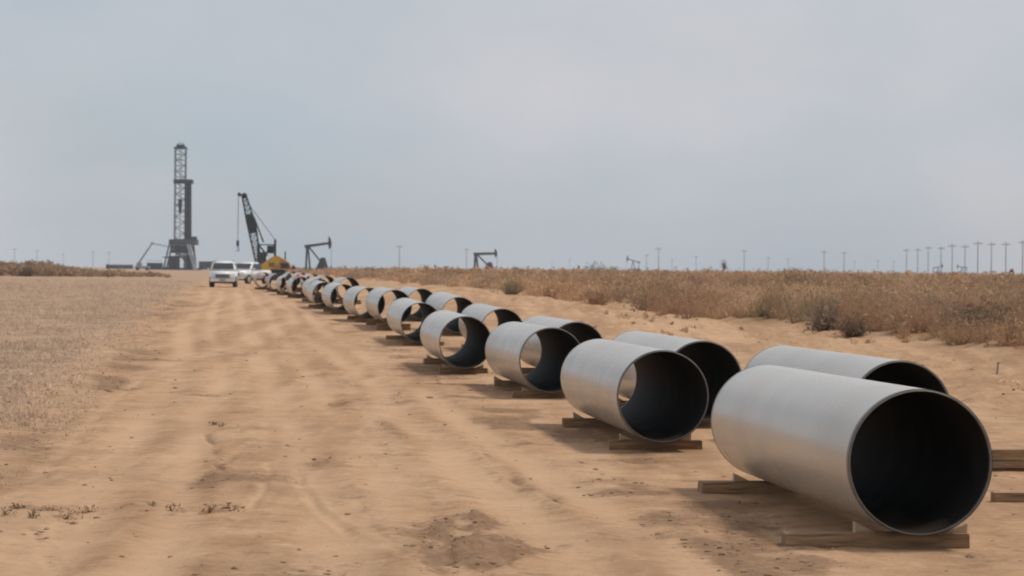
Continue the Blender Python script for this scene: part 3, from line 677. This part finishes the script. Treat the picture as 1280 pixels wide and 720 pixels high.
# ------------------------------------------------------------------ drilling rig
def make_rig():
    z = 1100.0; s = F_PX/z
    p = at(225, 338, z); g = gz(p.x, p.y)
    t = thing('drilling_rig', (p.x, p.y, g), 0, 'tall dark drilling rig derrick on a high substructure', 'drilling rig')
    X = lambda u: (u-225)/s
    Z = lambda v: at(225, v, z).z-g
    zf = Z(306)
    # substructure: legs, braces, skirt beams
    b = MB()
    for y in (-4.5, 4.5):
        for (x0, x1) in ((X(206), X(213)), (X(244), X(240)), (X(222), X(222)), (X(232), X(232))):
            b.bar((x0, y, 0), (x1, y, zf), .38, n=4)
        b.bar((X(206), y, .3), (X(240), y, zf*.95), .24, n=4).bar((X(244), y, .3), (X(213), y, zf*.95), .24, n=4)
        b.bar((X(205), y, zf*.5), (X(243), y, zf*.5), .28, n=4)
        b.bar((X(201), y, .5), (X(250), y, .5), .6, n=4)
    for x in (X(206), X(244)): b.bar((x, -4.5, .5), (x, 4.5, .5), .3, n=4)
    b.build('substructure', M['dkgrey'], t)
    wc = MB()
    for x0, x1, za, zb in ((X(212), X(221.5), .4, 5.5), (X(233), X(241), .4, 6.2), (X(214), X(240), zf-3.2, zf-.2)): wc.box(((x0+x1)/2, 0, (za+zb)/2), (x1-x0, 7.5, zb-za))
    wc.build('equipment_skids', M['dkgrey'], t)
    MB().box(((X(213)+X(246))/2, 0, zf+.2), (X(246)-X(213), 10.5, .5)).build('drill_floor', M['dkgrey'], t)
    wl_ = MB()
    for y in (-5.2, 5.2): wl_.box(((X(213)+X(246))/2, y, zf+1.2), (X(246)-X(213), .12, 1.7))
    wl_.box((X(213), 0, zf+1.2), (.12, 10.4, 1.7)).box((X(246), 0, zf+1.2), (.12, 10.4, 1.7)).build('windwall', M['rig'], t)
    MB().box((X(242.5), -2.5, zf+1.9), (2.4, 4, 2.6)).build('doghouse', M['dkgrey'], t, bevel=.05)
    # mast
    zt = Z(186); w = X(231)-X(218); cx = (X(218)+X(231))/2
    m = MB()
    n = 17
    for k in range(n):
        za, zb = zf+(zt-zf)*k/n, zf+(zt-zf)*(k+1)/n
        for (sx, sy) in ((-1, -1), (1, -1), (1, 1), (-1, 1)):
            m.bar((cx+sx*w/2, sy*2.0, za), (cx+sx*w/2, sy*2.0, zb), .2, n=4)
        for sy in (-1, 1):
            m.bar((cx-w/2, sy*2, zb), (cx+w/2, sy*2, zb), .1, n=4)
            m.bar((cx-w/2, sy*2, za if k % 2 else zb), (cx+w/2, sy*2, zb if k % 2 else za), .09, n=4)
        for sx in (-1, 1): m.bar((cx+sx*w/2, -2, za if k % 2 else zb), (cx+sx*w/2, 2, zb if k % 2 else za), .09, n=4)
    m.build('mast', M['rig'], t)
    cr = MB().box((cx, 0, zt+.3), (w+.8, 4.8, .6)).box((cx, 0, zt+1.1), (w*.7, 2.4, 1.1))
    for sx in (-1, 1): cr.bar((cx+sx*w*.5, 0, zt+.5), (cx+sx*w*.22, 0, zt+2.2), .14, n=4)
    cr.bar((cx-w*.22, 0, zt+2.2), (cx+w*.22, 0, zt+2.2), .14, n=4)
    cr.build('crown_block', M['dkgrey'], t)
    ln = MB()
    for k in (-.5, -.2, .2, .5): ln.bar((cx+k, 0, zt), (cx+k*.8, 0, Z(252)), .06, n=4)
    ln.build('drilling_line', M['dkgrey'], t)
    MB().box((cx, 0, Z(254)), (1.5, 1.2, 3.2)).box((cx, 0, Z(262)), (1.1, 1.2, 2.6)).bar((cx, 0, Z(266)), (cx, 0, zf), .1).build('travelling_block', M['dkgrey'], t, bevel=.1)
    bd = MB().box(((X(217)+X(240))/2, -.5, Z(229)), (X(240)-X(217), 5.5, .35))
    for y in (-3.1, 2.1): bd.box(((X(217)+X(240))/2, y, Z(227)), (X(240)-X(217), .1, 1.6))
    bd.box((X(240), -.5, Z(227.5)), (.1, 5.3, 1.5)).build('racking_board', M['dkgrey'], t)
    rk = MB()
    for i in range(9):
        for j in range(5): rk.bar((X(231.5)+i*.27, -2.2+j*.8, zf+.4), (X(230.8)+i*.27, -2.2+j*.8, Z(227)), .12, n=5)
    rk.build('racked_drill_pipe', M['dkgrey'], t)
    stp = MB().bar((X(236), -5.6, zf), (X(246), -9, .2), .35, n=4).bar((X(239), -5.6, zf), (X(249), -9, .2), .35, n=4)
    for k in range(12): stp.bar((X(236)+(X(246)-X(236))*k/12, -5.6-3.4*k/12, zf*(1-k/12)), (X(239)+(X(249)-X(239))*k/12, -5.6-3.4*k/12, zf*(1-k/12)), .2, n=4)
    stp.build('stairway', M['palegrey'], t)
    return t, X, Z, p, g
make_rig()
def shed(u0, u1, v0, v1, z, m, name, label, cat, roof=0):
    p = at((u0+u1)/2, v1, z); g = gz(p.x, p.y); s = F_PX/z; w = (u1-u0)/s; h = at(u0, v0, z).z-g
    t = thing(name, (p.x, p.y, g), 0, label, cat)
    n = max(1, int(w/4))
    MB().box((0, 0, h/2+.15), (w, 3, h-.3)).build('wall', M[m], t, bevel=.05)
    MB().box((0, 0, h+.05), (w+.3, 3.3, .18)).build('roof', M['palegrey'], t)
    for k in range(n): MB().box((-w/2+w*(k+.5)/n, -1.52, h*.55), (.9, .06, .8)).build('window', M['glass'], t)
    MB().box((-w/2+.8, -1.53, 1.1), (.9, .08, 2.0)).build('door', M['dkgrey'], t)
    return t
shed(249, 271, 327, 337, 1080, 'rig', 'site_trailer', 'dark grey site trailer beside the drilling rig, behind the white car', 'trailer')
shed(133, 166, 331, 337, 1150, 'rig', 'long_shed', 'long low grey shed left on the plain beyond the stubble field', 'shed')
def tank(u0, u1, v0, z):
    p = at((u0+u1)/2, 337, z); g = gz(p.x, p.y); s = F_PX/z; w = (u1-u0)/s; h = at(u0, v0, z).z-g
    t = thing('mud_tank', (p.x, p.y, g), 0, 'dark low mud tank between the boom lift and the drilling rig', 'tank')
    MB().box((0, 0, h*.45), (w, 3, h*.8)).build('body', M['dkgrey'], t, bevel=.1)
    for k in range(6): MB().box((-w/2+w*(k+.5)/6, -1.56, h*.45), (.15, .1, h*.7)).build('rib', M['rig'], t)
    r = MB()
    for k in range(7): r.bar((-w/2+w*k/6, -1.4, h*.85), (-w/2+w*k/6, -1.4, h*1.15), .05, n=4)
    r.bar((-w/2, -1.4, h*1.15), (w/2, -1.4, h*1.15), .05, n=4).build('railing', M['rig'], t)
tank(184, 203, 327, 1070)
def boom_lift():
    z = 900.0; s = F_PX/z; p = at(178, 338, z); g = gz(p.x, p.y)
    t = thing('boom_lift', (p.x, p.y, g), 0, 'pale grey folding boom lift with bent arm beside the drilling rig', 'boom lift')
    X = lambda u: (u-178)/s
    Z = lambda v: at(178, v, z).z-g
    MB().box((0, 0, .95), (4.5, 2.2, .9)).build('chassis', M['palegrey'], t, bevel=.08)
    for x in (-1.5, 1.5):
        for y in (-1, 1): MB().bar((x, y*1.0-.2, .5), (x, y*1.0+.2, .5), .5, n=14).build('wheel', M['rubber'], t)
    MB().box((X(174), 0, 1.8), (1.6, 1.6, 1.2)).build('turntable', M['palegrey'], t, bevel=.08)
    MB().bar((X(173), 0, 2.2), (X(190), 0, Z(304)), .42, .3, n=4).build('lower_arm', M['palegrey'], t)
    MB().bar((X(190), 0, Z(304)), (X(214), 0, Z(309)), .26, .18, n=4).bar((X(190), -.4, Z(304)), (X(190), .4, Z(304)), .45, n=10).build('upper_arm', M['palegrey'], t)
    k = MB()
    for dx in (-.6, .6):
        for dy in (-.5, .5): k.bar((X(215)+dx, dy, Z(312)), (X(215)+dx, dy, Z(308)), .05, n=4)
    k.box((X(215), 0, Z(312)), (1.3, 1.1, .12)).build('basket', M['palegrey'], t)
boom_lift()

# ------------------------------------------------------------------ pumpjacks
def pumpjack(u, vtop, z, face, tilt, label, style=0, m='dkgrey', wide=1.0, th=1.0):
    p = at(u, 338, z); g = gz(p.x, p.y); top = at(u, vtop, z).z-g
    t = thing('pumpjack', (p.x, p.y, g), 0 if face > 0 else math.pi, label, 'pumpjack', 'pumpjacks on the horizon')
    k = top/10.0; t.scale = (k*wide, k, k)
    MB().box((-.3, 0, .25), (8.4, 2.0, .5)).build('base_skid', M['dkgrey'], t)
    if style == 0:          # pivot on a rear post, crank under the middle of the beam
        pv = Vector((-3.2, 0, 7.2))
        po = MB()
        for y in (-.9, .9): po.bar((-3.6, y, .4), pv+Vector((-.15, y*.3, 0)), .2*th, n=4).bar((-2.4, y, .4), pv+Vector((.15, y*.3, 0)), .16*th, n=4)
        po.bar((-3.4, -.7, 3), (-3.4, .7, 3), .1)
        po.build('samson_post', M[m], t)
        hd = Vector((3.0, 0, 7.2+6.2*math.sin(tilt)))
        MB().bar(pv+Vector((-.6, 0, 0)), hd, .42*th, .36*th, n=4).box(pv, (1.6, 1.0, .9)).build('walking_beam', M[m], t)
        MB().bar(pv+Vector((.6, -.5, -.4)), (1.0, -.6, 2.4), .2*th, n=4).bar(pv+Vector((.6, .5, -.4)), (1.0, .6, 2.4), .2*th, n=4).build('pitman_arm', M[m], t)
        MB().add([(-.9, -.8, .4), (3.0, -.8, .4), (1.9, -.8, 4.0), (.7, -.8, 4.0), (-.9, .8, .4), (3.0, .8, .4), (1.9, .8, 4.0), (.7, .8, 4.0)],
                 [(0, 1, 2, 3), (7, 6, 5, 4), (0, 4, 5, 1), (1, 5, 6, 2), (2, 6, 7, 3), (3, 7, 4, 0)]).build('gear_reducer', M[m], t)
    else:
        pv = Vector((.3, 0, 6.6))
        po = MB()
        for y in (-1.0, 1.0):
            po.bar((1.6, y, .4), pv+Vector((0, y*.2, 0)), .18*th, n=4).bar((-1.2, y, .4), pv+Vector((0, y*.2, 0)), .18*th, n=4).bar((1.1, y*.8, 2.4), (-.7, y*.8, 2.4), .1*th, n=4)
        po.build('samson_post', M[m], t)
        hd = pv+Vector((3.1*math.cos(tilt), 0, 3.1*math.sin(tilt))); tl = pv-Vector((3.3*math.cos(tilt), 0, 3.3*math.sin(tilt)))
        MB().bar(tl, hd, .34*th, .34*th, n=4).box(tl, (1.2, .9, .8)).build('walking_beam', M[m], t)
        MB().bar(tl+Vector((0, -.6, 0)), (-3.2, -.7, 1.8), .13*th, n=4).bar(tl+Vector((0, .6, 0)), (-3.2, .7, 1.8), .13*th, n=4).build('pitman_arm', M[m], t)
        MB().box((-2.6, 0, 1.3), (1.6, 1.2, 1.7)).build('gear_reducer', M[m], t, bevel=.1)
        for y in (-.85, .85): MB().bar((-2.6, y, 2.0), (-3.5, y, 1.0), .45, .7, n=8).build('counterweight', M[m], t)
    # horsehead: curved plate
    n = 9; R_ = 3.0; b = MB(); ctr = hd+Vector((-2.3, 0, 0))
    pts = []
    for q in range(n+1):
        a = math.radians(-38+82*q/n); pts.append((ctr.x+R_*math.cos(a), ctr.z+R_*math.sin(a)))
    pts += [(hd.x-.2, hd.z+.55), (hd.x-.2, hd.z-.55)]
    N_ = len(pts)
    b.add([(x, -.32*th, q) for x, q in pts]+[(x, .32, q) for x, q in pts], [tuple(range(N_)), tuple(range(2*N_-1, N_-1, -1))]+[(k_, (k_+1) % N_, (k_+1) % N_+N_, k_+N_) for k_ in range(N_)])
    b.build('horsehead', M[m], t)
    xb = ctr.x+R_*math.cos(math.radians(-5))
    MB().bar((xb, -.12, ctr.z), (xb, -.05, 1.6), .045*th, n=4).bar((xb, .12, ctr.z), (xb, .05, 1.6), .045*th, n=4).bar((xb, 0, 0), (xb, 0, 1.7), .16).build('bridle', M[m], t)
    return t
pumpjack(398, 296, 850, 1, .16, 'dark pumpjack with raised horsehead nearest the crane on the horizon', th=1.35)
pumpjack(607, 309, 1150, 1, .05, 'dark level pumpjack standing alone beyond the brush past the pipe row', m='rust', wide=1.25, th=1.9)
pumpjack(792, 318, 1900, -1, .30, 'hazy pumpjack head poking above the brush between two rounded bushes', style=1)
pumpjack(1172, 328, 1950, 1, .22, 'hazy pumpjack with raised head among the line of utility poles', style=1)
pumpjack(1203, 328, 2050, -1, .12, 'hazy pumpjack facing the other way among the line of utility poles', style=1)

# ------------------------------------------------------------------ utility poles
def pole_mesh():
    a = MB().bar((0, 0, -.5), (0, 0, 11), .16, .11, n=8).mesh('pole', M['pole'])
    c = MB().box((0, -.18, 10.2), (2.6, .14, .18)).mesh('crossarm', M['pole'])
    d = MB()
    for x in (-1.15, -.5, .5, 1.15): d.bar((x, -.18, 10.29), (x, -.18, 10.55), .07, n=6)
    return a, c, d.mesh('insulators', M['palegrey'])
PA, PC, PI_ = pole_mesh()
POLES_R = [(1133, 313), (1147, 312), (1160, 310), (1176, 310), (1190, 307), (1206, 308), (1222, 304), (1239, 305), (1257, 305), (1278, 303)]
POLES_O = [(1030, 315), (1055, 316), (1097, 326), (930, 314), (823, 311), (808, 319), (712, 324), (960, 322), (985, 324), (1117, 327), (1068, 327), (870, 321), (840, 324), (690, 327)]
POLES_L = [(499, 308), (583, 312)]
POLES_W = [(18, 311), (46, 313), (116, 314), (136, 315), (79, 317)]
for L, lab, grp in ((POLES_R, 'thin hazy utility pole in the close line beyond the brush', 'utility pole line'), (POLES_O, 'faint far utility pole scattered on the horizon beyond the brush', 'scattered utility poles'),
                    (POLES_L, 'faint utility pole near the two dark pumpjacks', 'poles near the pumpjacks'), (POLES_W, 'faint utility pole beyond the stubble field', 'poles beyond the stubble field')):
    for (u, v) in L:
        hor = 337.7+(u-640)*.0095
        z = 11.0*F_PX/(hor-v+3.5); z = 9.4*F_PX/(hor-v)
        p = at(u, hor, z); g = gz(p.x, p.y)
        t = thing('utility_pole', (p.x, p.y, g), random.uniform(-.5, .5), lab, 'utility pole', grp)
        link('pole', PA, t); link('crossarm', PC, t); link('insulators', PI_, t)

# ------------------------------------------------------------------ vegetation
PAL = np.array([(.50, .315, .19), (.44, .28, .17), (.54, .36, .22), (.38, .25, .155), (.47, .325, .20), (.40, .285, .165), (.33, .25, .15), (.58, .42, .275)])
def blades(px, py, pz, h, r, col, K, leafw=.03, stem=.45, dome=1.0, seed=1):
    """for each plant K triangles: thin upright stems fanning from the base plus small leaf clumps in a ragged dome"""
    g = np.random.default_rng(seed); N = len(px)
    ns = int(K*stem); nl = K-ns
    base = np.stack([px, py, pz], 1)[:, None, :]
    # stems
    a = g.uniform(0, 2*np.pi, (N, ns)); lean = g.uniform(0, 1, (N, ns))**.7
    L = h[:, None]*g.uniform(.5, 1.08, (N, ns))
    root = np.stack([np.cos(a)*r[:, None]*.35*g.uniform(0, 1, (N, ns)), np.sin(a)*r[:, None]*.35*g.uniform(0, 1, (N, ns)), np.full((N, ns), -.03)], -1)
    tip = root + np.stack([np.cos(a)*r[:, None]*lean*.8, np.sin(a)*r[:, None]*lean*.8, L*(1-.45*lean**2)], -1)
    b = g.uniform(0, 2*np.pi, (N, ns)); wv = np.stack([np.cos(b), np.sin(b), 0*b], -1)*(leafw*g.uniform(.5, 1.2, (N, ns))*(.5+h[:, None]))[..., None]*.5
    S = np.stack([root-wv, root+wv, tip], 2)
    # leaf clumps
    a = g.uniform(0, 2*np.pi, (N, nl)); rr = np.sqrt(g.uniform(0, 1, (N, nl)))
    lobes = 1 + .35*np.sin(a*3+g.uniform(0, 6, (N, 1))) + .25*np.sin(a*5+g.uniform(0, 6, (N, 1)))
    zz = g.uniform(.08, 1, (N, nl))*np.sqrt(np.clip(1-.75*rr**2, 0, 1))
    cpt = np.stack([np.cos(a)*rr*r[:, None]*lobes, np.sin(a)*rr*r[:, None]*lobes, zz*h[:, None]*dome], -1)
    sz = leafw*2.4*g.uniform(.5, 1.5, (N, nl))*(.5+h[:, None])
    d1 = g.normal(size=(N, nl, 3)); d2 = g.normal(size=(N, nl, 3)); d1[..., 2] += .6
    d1 /= np.linalg.norm(d1, axis=-1, keepdims=True); d2 /= np.linalg.norm(d2, axis=-1, keepdims=True)
    Lf = np.stack([cpt-d1*sz[..., None], cpt+d1*sz[..., None], cpt+d2*sz[..., None]*.7], 2)
    T = np.concatenate([S, Lf], 1) + base[:, :, None, :]
    cc = col[:, None, :]*g.uniform(.72, 1.28, (N, K, 1))
    return T.reshape(-1, 3, 3), cc.reshape(-1, 3)
def in_view(x, y, mg=.03): return np.abs(x) < y*(.18+mg)
def plant_field(y0, y1, n, hmin, hmax, K, leafw, seed, cond, hfun=None):
    g = np.random.default_rng(seed)
    y = np.sqrt(g.uniform(y0*y0, y1*y1, n)); x = g.uniform(-.22, .22, n)*y
    k = cond(x, y); x, y = x[k], y[k]
    z = terrain(x, y)[0]
    cl = fbm(x*.09, y*.05, 3, 301)+.5
    h = (hmin+(hmax-hmin)*g.uniform(0, 1, len(x))**1.6)*(.6+.85*np.clip(cl, 0, 1))
    if hfun is not None: h = h*hfun(x, y)
    r = h*g.uniform(.55, 1.0, len(x))
    shade = (.76+.62*np.clip(fbm(x*.2, y*.09, 3, 307)+.35, 0, 1))[:, None]
    pi = (np.clip((fbm(x*.12, y*.07, 2, 303)+.5)*8+g.normal(0, 1.6, len(x)), 0, 7)).astype(int)
    return blades(x, y, z, h, r, PAL[pi]*shade*np.array([1.14, 1.08, 1.06]), K, leafw, seed=seed)
def edge(x, y): return 15.3+2.4*vnoise(x*.22, y*.1, 401)+1.2*vnoise(x*.8, y*.4, 403)
right_c = lambda x, y: (wcoord(x, y) > edge(x, y)) & in_view(x, y)
parts = [plant_field(36, 110, 8500, .28, 1.0, 165, .015, 11, right_c),
         plant_field(110, 230, 13000, .4, .95, 62, .03, 12, right_c),
         plant_field(230, 520, 12000, .45, 1.1, 34, .065, 13, lambda x, y: right_c(x, y) & (x > -.098*y)),
         plant_field(520, 1500, 9000, .6, 1.1, 20, .13, 14, lambda x, y: right_c(x, y) & (x > -.088*y)),
         plant_field(40, 120, 260, .06, .22, 40, .03, 15, lambda x, y: (wcoord(x, y) > 9.5) & (wcoord(x, y) < 17) & in_view(x, y))]
V = np.concatenate([a for a, b in parts]); K_ = np.concatenate([b for a, b in parts])
br = link('dry_brush', tri_mesh('dry_brush', V, K_, M['leaf']))
tag(br, 'low brown dry brush covering the plain beyond the pipes', 'brush', kind='stuff')
# far bank of brush at the edge of the stubble field
g = np.random.default_rng(22)
u = np.concatenate([g.uniform(-60, 112, 420), g.uniform(112, 215, 60)]); d = g.uniform(330, 420, len(u))
x = (u-640)/F_PX*d; y = d.copy(); z = terrain(x, y)[0]
h = np.interp(u, [-60, 0, 55, 75, 112, 215], [1.75, 1.75, 1.8, 1.3, .9, .45])*g.uniform(.5, 1.0, len(u))
A, B_ = blades(x, y, z, h, h*1.3, PAL[g.integers(0, 5, len(u))]*.8, 90, .09, seed=23)
tag(link('far_brush_bank', tri_mesh('far_brush_bank', A, B_, M['leaf'])), 'dark brown bank of brush behind the stubble field', 'brush', kind='stuff')
# stubble
g = np.random.default_rng(31); n = 64000
y = np.exp(g.uniform(np.log(22), np.log(260), n)); x = g.uniform(-.21, .02, n)*y
k = (wcoord(x, y) < -2.6+1.2*vnoise(x*.25, y*.12, 31)+.5*g.normal(size=n)); x, y = x[k], y[k]
z = terrain(x, y)[0]; k = fbm(x*.9, y*.45, 3, 133)+.35*g.normal(size=len(x)) > -.12; x, y, z = x[k], y[k], z[k]
h = g.uniform(.05, .19, len(x))*(.7+.8*np.clip(fbm(x*.6, y*.3, 2, 135)+.4, 0, 1))*(1+.4*(y > 70))
colr = np.array([(.62, .475, .35), (.54, .405, .29), (.42, .305, .21), (.70, .56, .43)])[np.clip((fbm(x*.5, y*.35, 3, 131)*3.2+2+g.normal(0, .8, len(x))), 0, 3).astype(int)]
A, B_ = blades(x, y, z, h, h*1.5, colr, 9, .018, .8, seed=32)
tag(link('stubble', tri_mesh('stubble', A, B_, M['leaf'])), 'pale dry stubble and clods beside the dirt track', 'grass', kind='stuff')
# weeds and clods scattered over the track
def clods(n, seed):
    g = np.random.default_rng(seed)
    y = np.exp(g.uniform(np.log(14.5), np.log(130), n)); x = g.uniform(-.21, .21, n)*y
    _, fld, rgt, brs, drk, _p = terrain(x, y); w = wcoord(x, y)
    pr = .03 + .7*np.clip(drk*1.8-.35, 0, 1) + .18*fld + .22*np.clip(rgt-brs, 0, 1) + .2*np.exp(-((w+2.2)/.7)**2)
    k = g.uniform(0, 1, n) < pr; x, y = x[k], y[k]; z = terrain(x, y)[0]; N = len(x)
    bm = bmesh.new(); bmesh.ops.create_icosphere(bm, subdivisions=1, radius=1.0)
    oc = np.array([v.co[:] for v in bm.verts]); fc = np.array([[v.index for v in f.verts] for f in bm.faces]); bm.free()
    s = (.005+.022*g.uniform(0, 1, N)**4)*(1+.5*(y > 40))
    ell = g.uniform(.7, 1.3, (N, 1, 3))*np.array([1.1, 1.1, .6])
    P = oc[None]*s[:, None, None]*ell*g.uniform(.75, 1.2, (N, len(oc), 1)) + np.stack([x, y, z+s*.1], 1)[:, None, :]
    T = P[:, fc]
    c = np.array([(.42, .28, .165), (.36, .235, .135), (.30, .19, .11), (.47, .325, .205)])[g.integers(0, 4, N)]
    dk = np.clip(drk[k]*1.3, 0, 1)[:, None]; c = c*(1-dk)+np.array([[.30, .19, .115]])*dk
    return T.reshape(-1, 3, 3), np.repeat(c, len(fc), 0)
A, B_ = clods(34000, 41)
tag(link('dirt_clods', tri_mesh('dirt_clods', A, B_, leaf_mat('dirt_clod', 0.0))), 'small clods of dry soil scattered over the dirt', 'soil', kind='stuff')

# tufts on the track and single shrubs one can pick out
def shrub(name, u, v, hpx, spread, tint, label, cat, K=420, group=None, leafw=.03, trunk=0.0, z=None, seed=0, stem=.45):
    if z is None:
        q = ground_z(u, v); x, y = q.x, q.y
    else:
        q = at(u, 338, z); x, y = q.x, q.y
    g0 = gz(x, y); h = hpx*y/F_PX
    t = thing(name, (x, y, g0-.01), random.uniform(0, 6), label, cat, group)
    one = np.array([1.0])
    T, c = blades(0*one, 0*one, 0*one+trunk*h, h*(1-trunk)*one, h*spread*one, np.array([tint]), K, leafw, stem, seed=int(u*3+v)+seed)
    link('crown' if trunk else 'foliage', tri_mesh('foliage', T, c, M['leaf']), t)
    b = MB(); r = random.Random(int(u)); k = 5
    if trunk: b.bar((0, 0, -.1), (.03*h, 0, h*(trunk+.25)), h*.03, h*.018, n=6)
    for i in range(k):
        a = r.uniform(0, 6.28); b.bar((0, 0, h*trunk*.9), (math.cos(a)*h*spread*.5, math.sin(a)*h*spread*.5, h*(trunk+(1-trunk)*r.uniform(.5, .85))), h*.014+.002, h*.005+.001, n=4)
    b.build('trunk' if trunk else 'stem', M['bark'], t)
    return t
TAN, OLIVE, GREY, DARK, RUST = (.42, .29, .18), (.28, .23, .125), (.25, .20, .15), (.22, .155, .10), (.38, .23, .13)
SHR = [('dry_shrub', 855, 398, 30, .85, RUST, 'bushy rust brown shrub at the sand edge behind the second back row pipe'),
       ('dry_shrub', 885, 396, 24, .9, DARK, 'dark brown shrub growing right beside the bushy rust brown one'),
       ('dry_shrub', 1032, 424, 44, .6, GREY, 'dark grey leafless bush at the brush edge above the first back row pipe'),
       ('dry_shrub', 958, 408, 22, 1.0, OLIVE, 'low olive shrub on the sand bank near the dark grey bush'),
       ('dry_shrub', 1130, 432, 38, .7, TAN, 'tan tumbleweed shaped shrub at the brush edge'),
       ('dry_shrub', 1190, 428, 34, .7, GREY, 'grey brown shrub between tan tumbleweed and the short stake'),
       ('dry_shrub', 1245, 438, 46, .6, DARK, 'tall dark shrub standing behind the short stake'),
       ('dry_shrub', 1270, 448, 36, .7, RUST, 'rust coloured shrub beside the tall dark shrub'),
       ('dry_shrub', 640, 372, 22, 1.0, OLIVE, 'olive green shrub behind the fourth back row pipe'),
       ('dry_shrub', 690, 376, 20, 1.0, RUST, 'brown rounded shrub behind the third back row pipe'),
       ('dry_shrub', 745, 386, 24, .9, RUST, 'brown spreading shrub on the sand bank behind the third back row pipe'),
       ('dry_shrub', 1068, 428, 30, .9, DARK, 'dark low shrub close beside the dark grey leafless bush'),
       ('dry_shrub', 1215, 436, 40, .8, DARK, 'broad dark brown shrub left of the tall dark shrub behind the stake'.replace('left of', 'next to')),
       ('dry_shrub', 1160, 420, 30, 1.0, GREY, 'spreading grey shrub behind the tan tumbleweed shaped shrub'),
       ('dry_shrub', 930, 402, 24, 1.0, RUST, 'rust brown shrub between the low olive shrub and the dark brown one'),
       ('dry_shrub', 810, 393, 22, 1.0, DARK, 'dark rounded shrub on the sand bank behind the second back row pipe'),
       ('dry_shrub', 995, 372, 32, 1.1, OLIVE, 'wide olive green bush standing above the brush'),
       ('dry_shrub', 1080, 384, 22, 1.0, OLIVE, 'low olive bush in the brush beyond the dark grey leafless bush')]
for (nm, u, v, hp, sp, ti, lab) in SHR: shrub(nm, u, v, hp, sp, ti, lab, 'shrub', K=620, leafw=.022)
shrub('round_bush', 745, 338, 19, 1.0, OLIVE, 'rounded hazy bush on the horizon beside the far pumpjack', 'bush', z=520, K=380, leafw=.04)
shrub('round_bush', 768, 338, 13, .9, OLIVE, 'smaller hazy bush next to the rounded horizon bush', 'bush', z=560, K=260, leafw=.04)
shrub('round_bush', 886, 338, 17, .8, TAN, 'pale twiggy bush on the horizon beside the thin round-topped tree', 'bush', z=420, K=200, leafw=.03)
shrub('round_bush', 1243, 338, 7, 1.2, DARK, 'low dark bush under the utility poles', 'bush', z=600, K=300, leafw=.08)
shrub('thin_tree', 905, 338, 26, .17, GREY, 'thin small tree with round top on the horizon', 'tree', trunk=.5, z=380, K=130, leafw=.035)
shrub('round_bush', 34, 338, 12, .9, DARK, 'dark bush on top of the brush bank behind the stubble field', 'bush', z=325, K=500, leafw=.06)
shrub('round_bush', 643, 338, 9, .6, OLIVE, 'small dark bush beside the level pumpjack', 'bush', z=600, K=300, leafw=.07)
TUF = [(8, 648), (22, 642), (40, 650), (62, 640), (82, 648), (112, 640), (190, 636), (215, 640), (262, 645), (290, 641), (276, 533), (268, 530), (550, 690), (610, 668), (555, 676)]
for (u, v) in TUF[:10]:
    shrub('weed_tuft', u, v, random.uniform(9, 20), random.uniform(.7, 1.3), random.choice([RUST, DARK, TAN]), 'small dry weed tuft in the ragged line across the dirt track', 'weed', K=90, leafw=.012, group='weed tufts across the track', seed=3, stem=.6)
for (u, v) in TUF[10:12]:
    shrub('weed_tuft', u, v, 8, .9, DARK, 'tiny dark weed sprouting alone in the middle of the dirt track', 'weed', K=60, leafw=.012, group='lone weeds on the track', seed=5)

# ------------------------------------------------------------------ haze
hz = MB().box((0, 0, 34.0), (11000, 11000, 76)).build('haze', M['white'])
hm = bpy.data.materials.new('pale_haze'); hm.use_nodes = True; hn = hm.node_tree.nodes; hn.clear()
pv = hn.new('ShaderNodeVolumePrincipled'); pv.inputs['Color'].default_value = (.76, .88, 1.0, 1); pv.inputs['Density'].default_value = .00013; pv.inputs['Anisotropy'].default_value = .0
ho = hn.new('ShaderNodeOutputMaterial'); hm.node_tree.links.new(pv.outputs[0], ho.inputs['Volume'])
hz.data.materials.clear(); hz.data.materials.append(hm)
tag(hz, 'pale dusty haze over the whole plain', 'haze', kind='stuff')
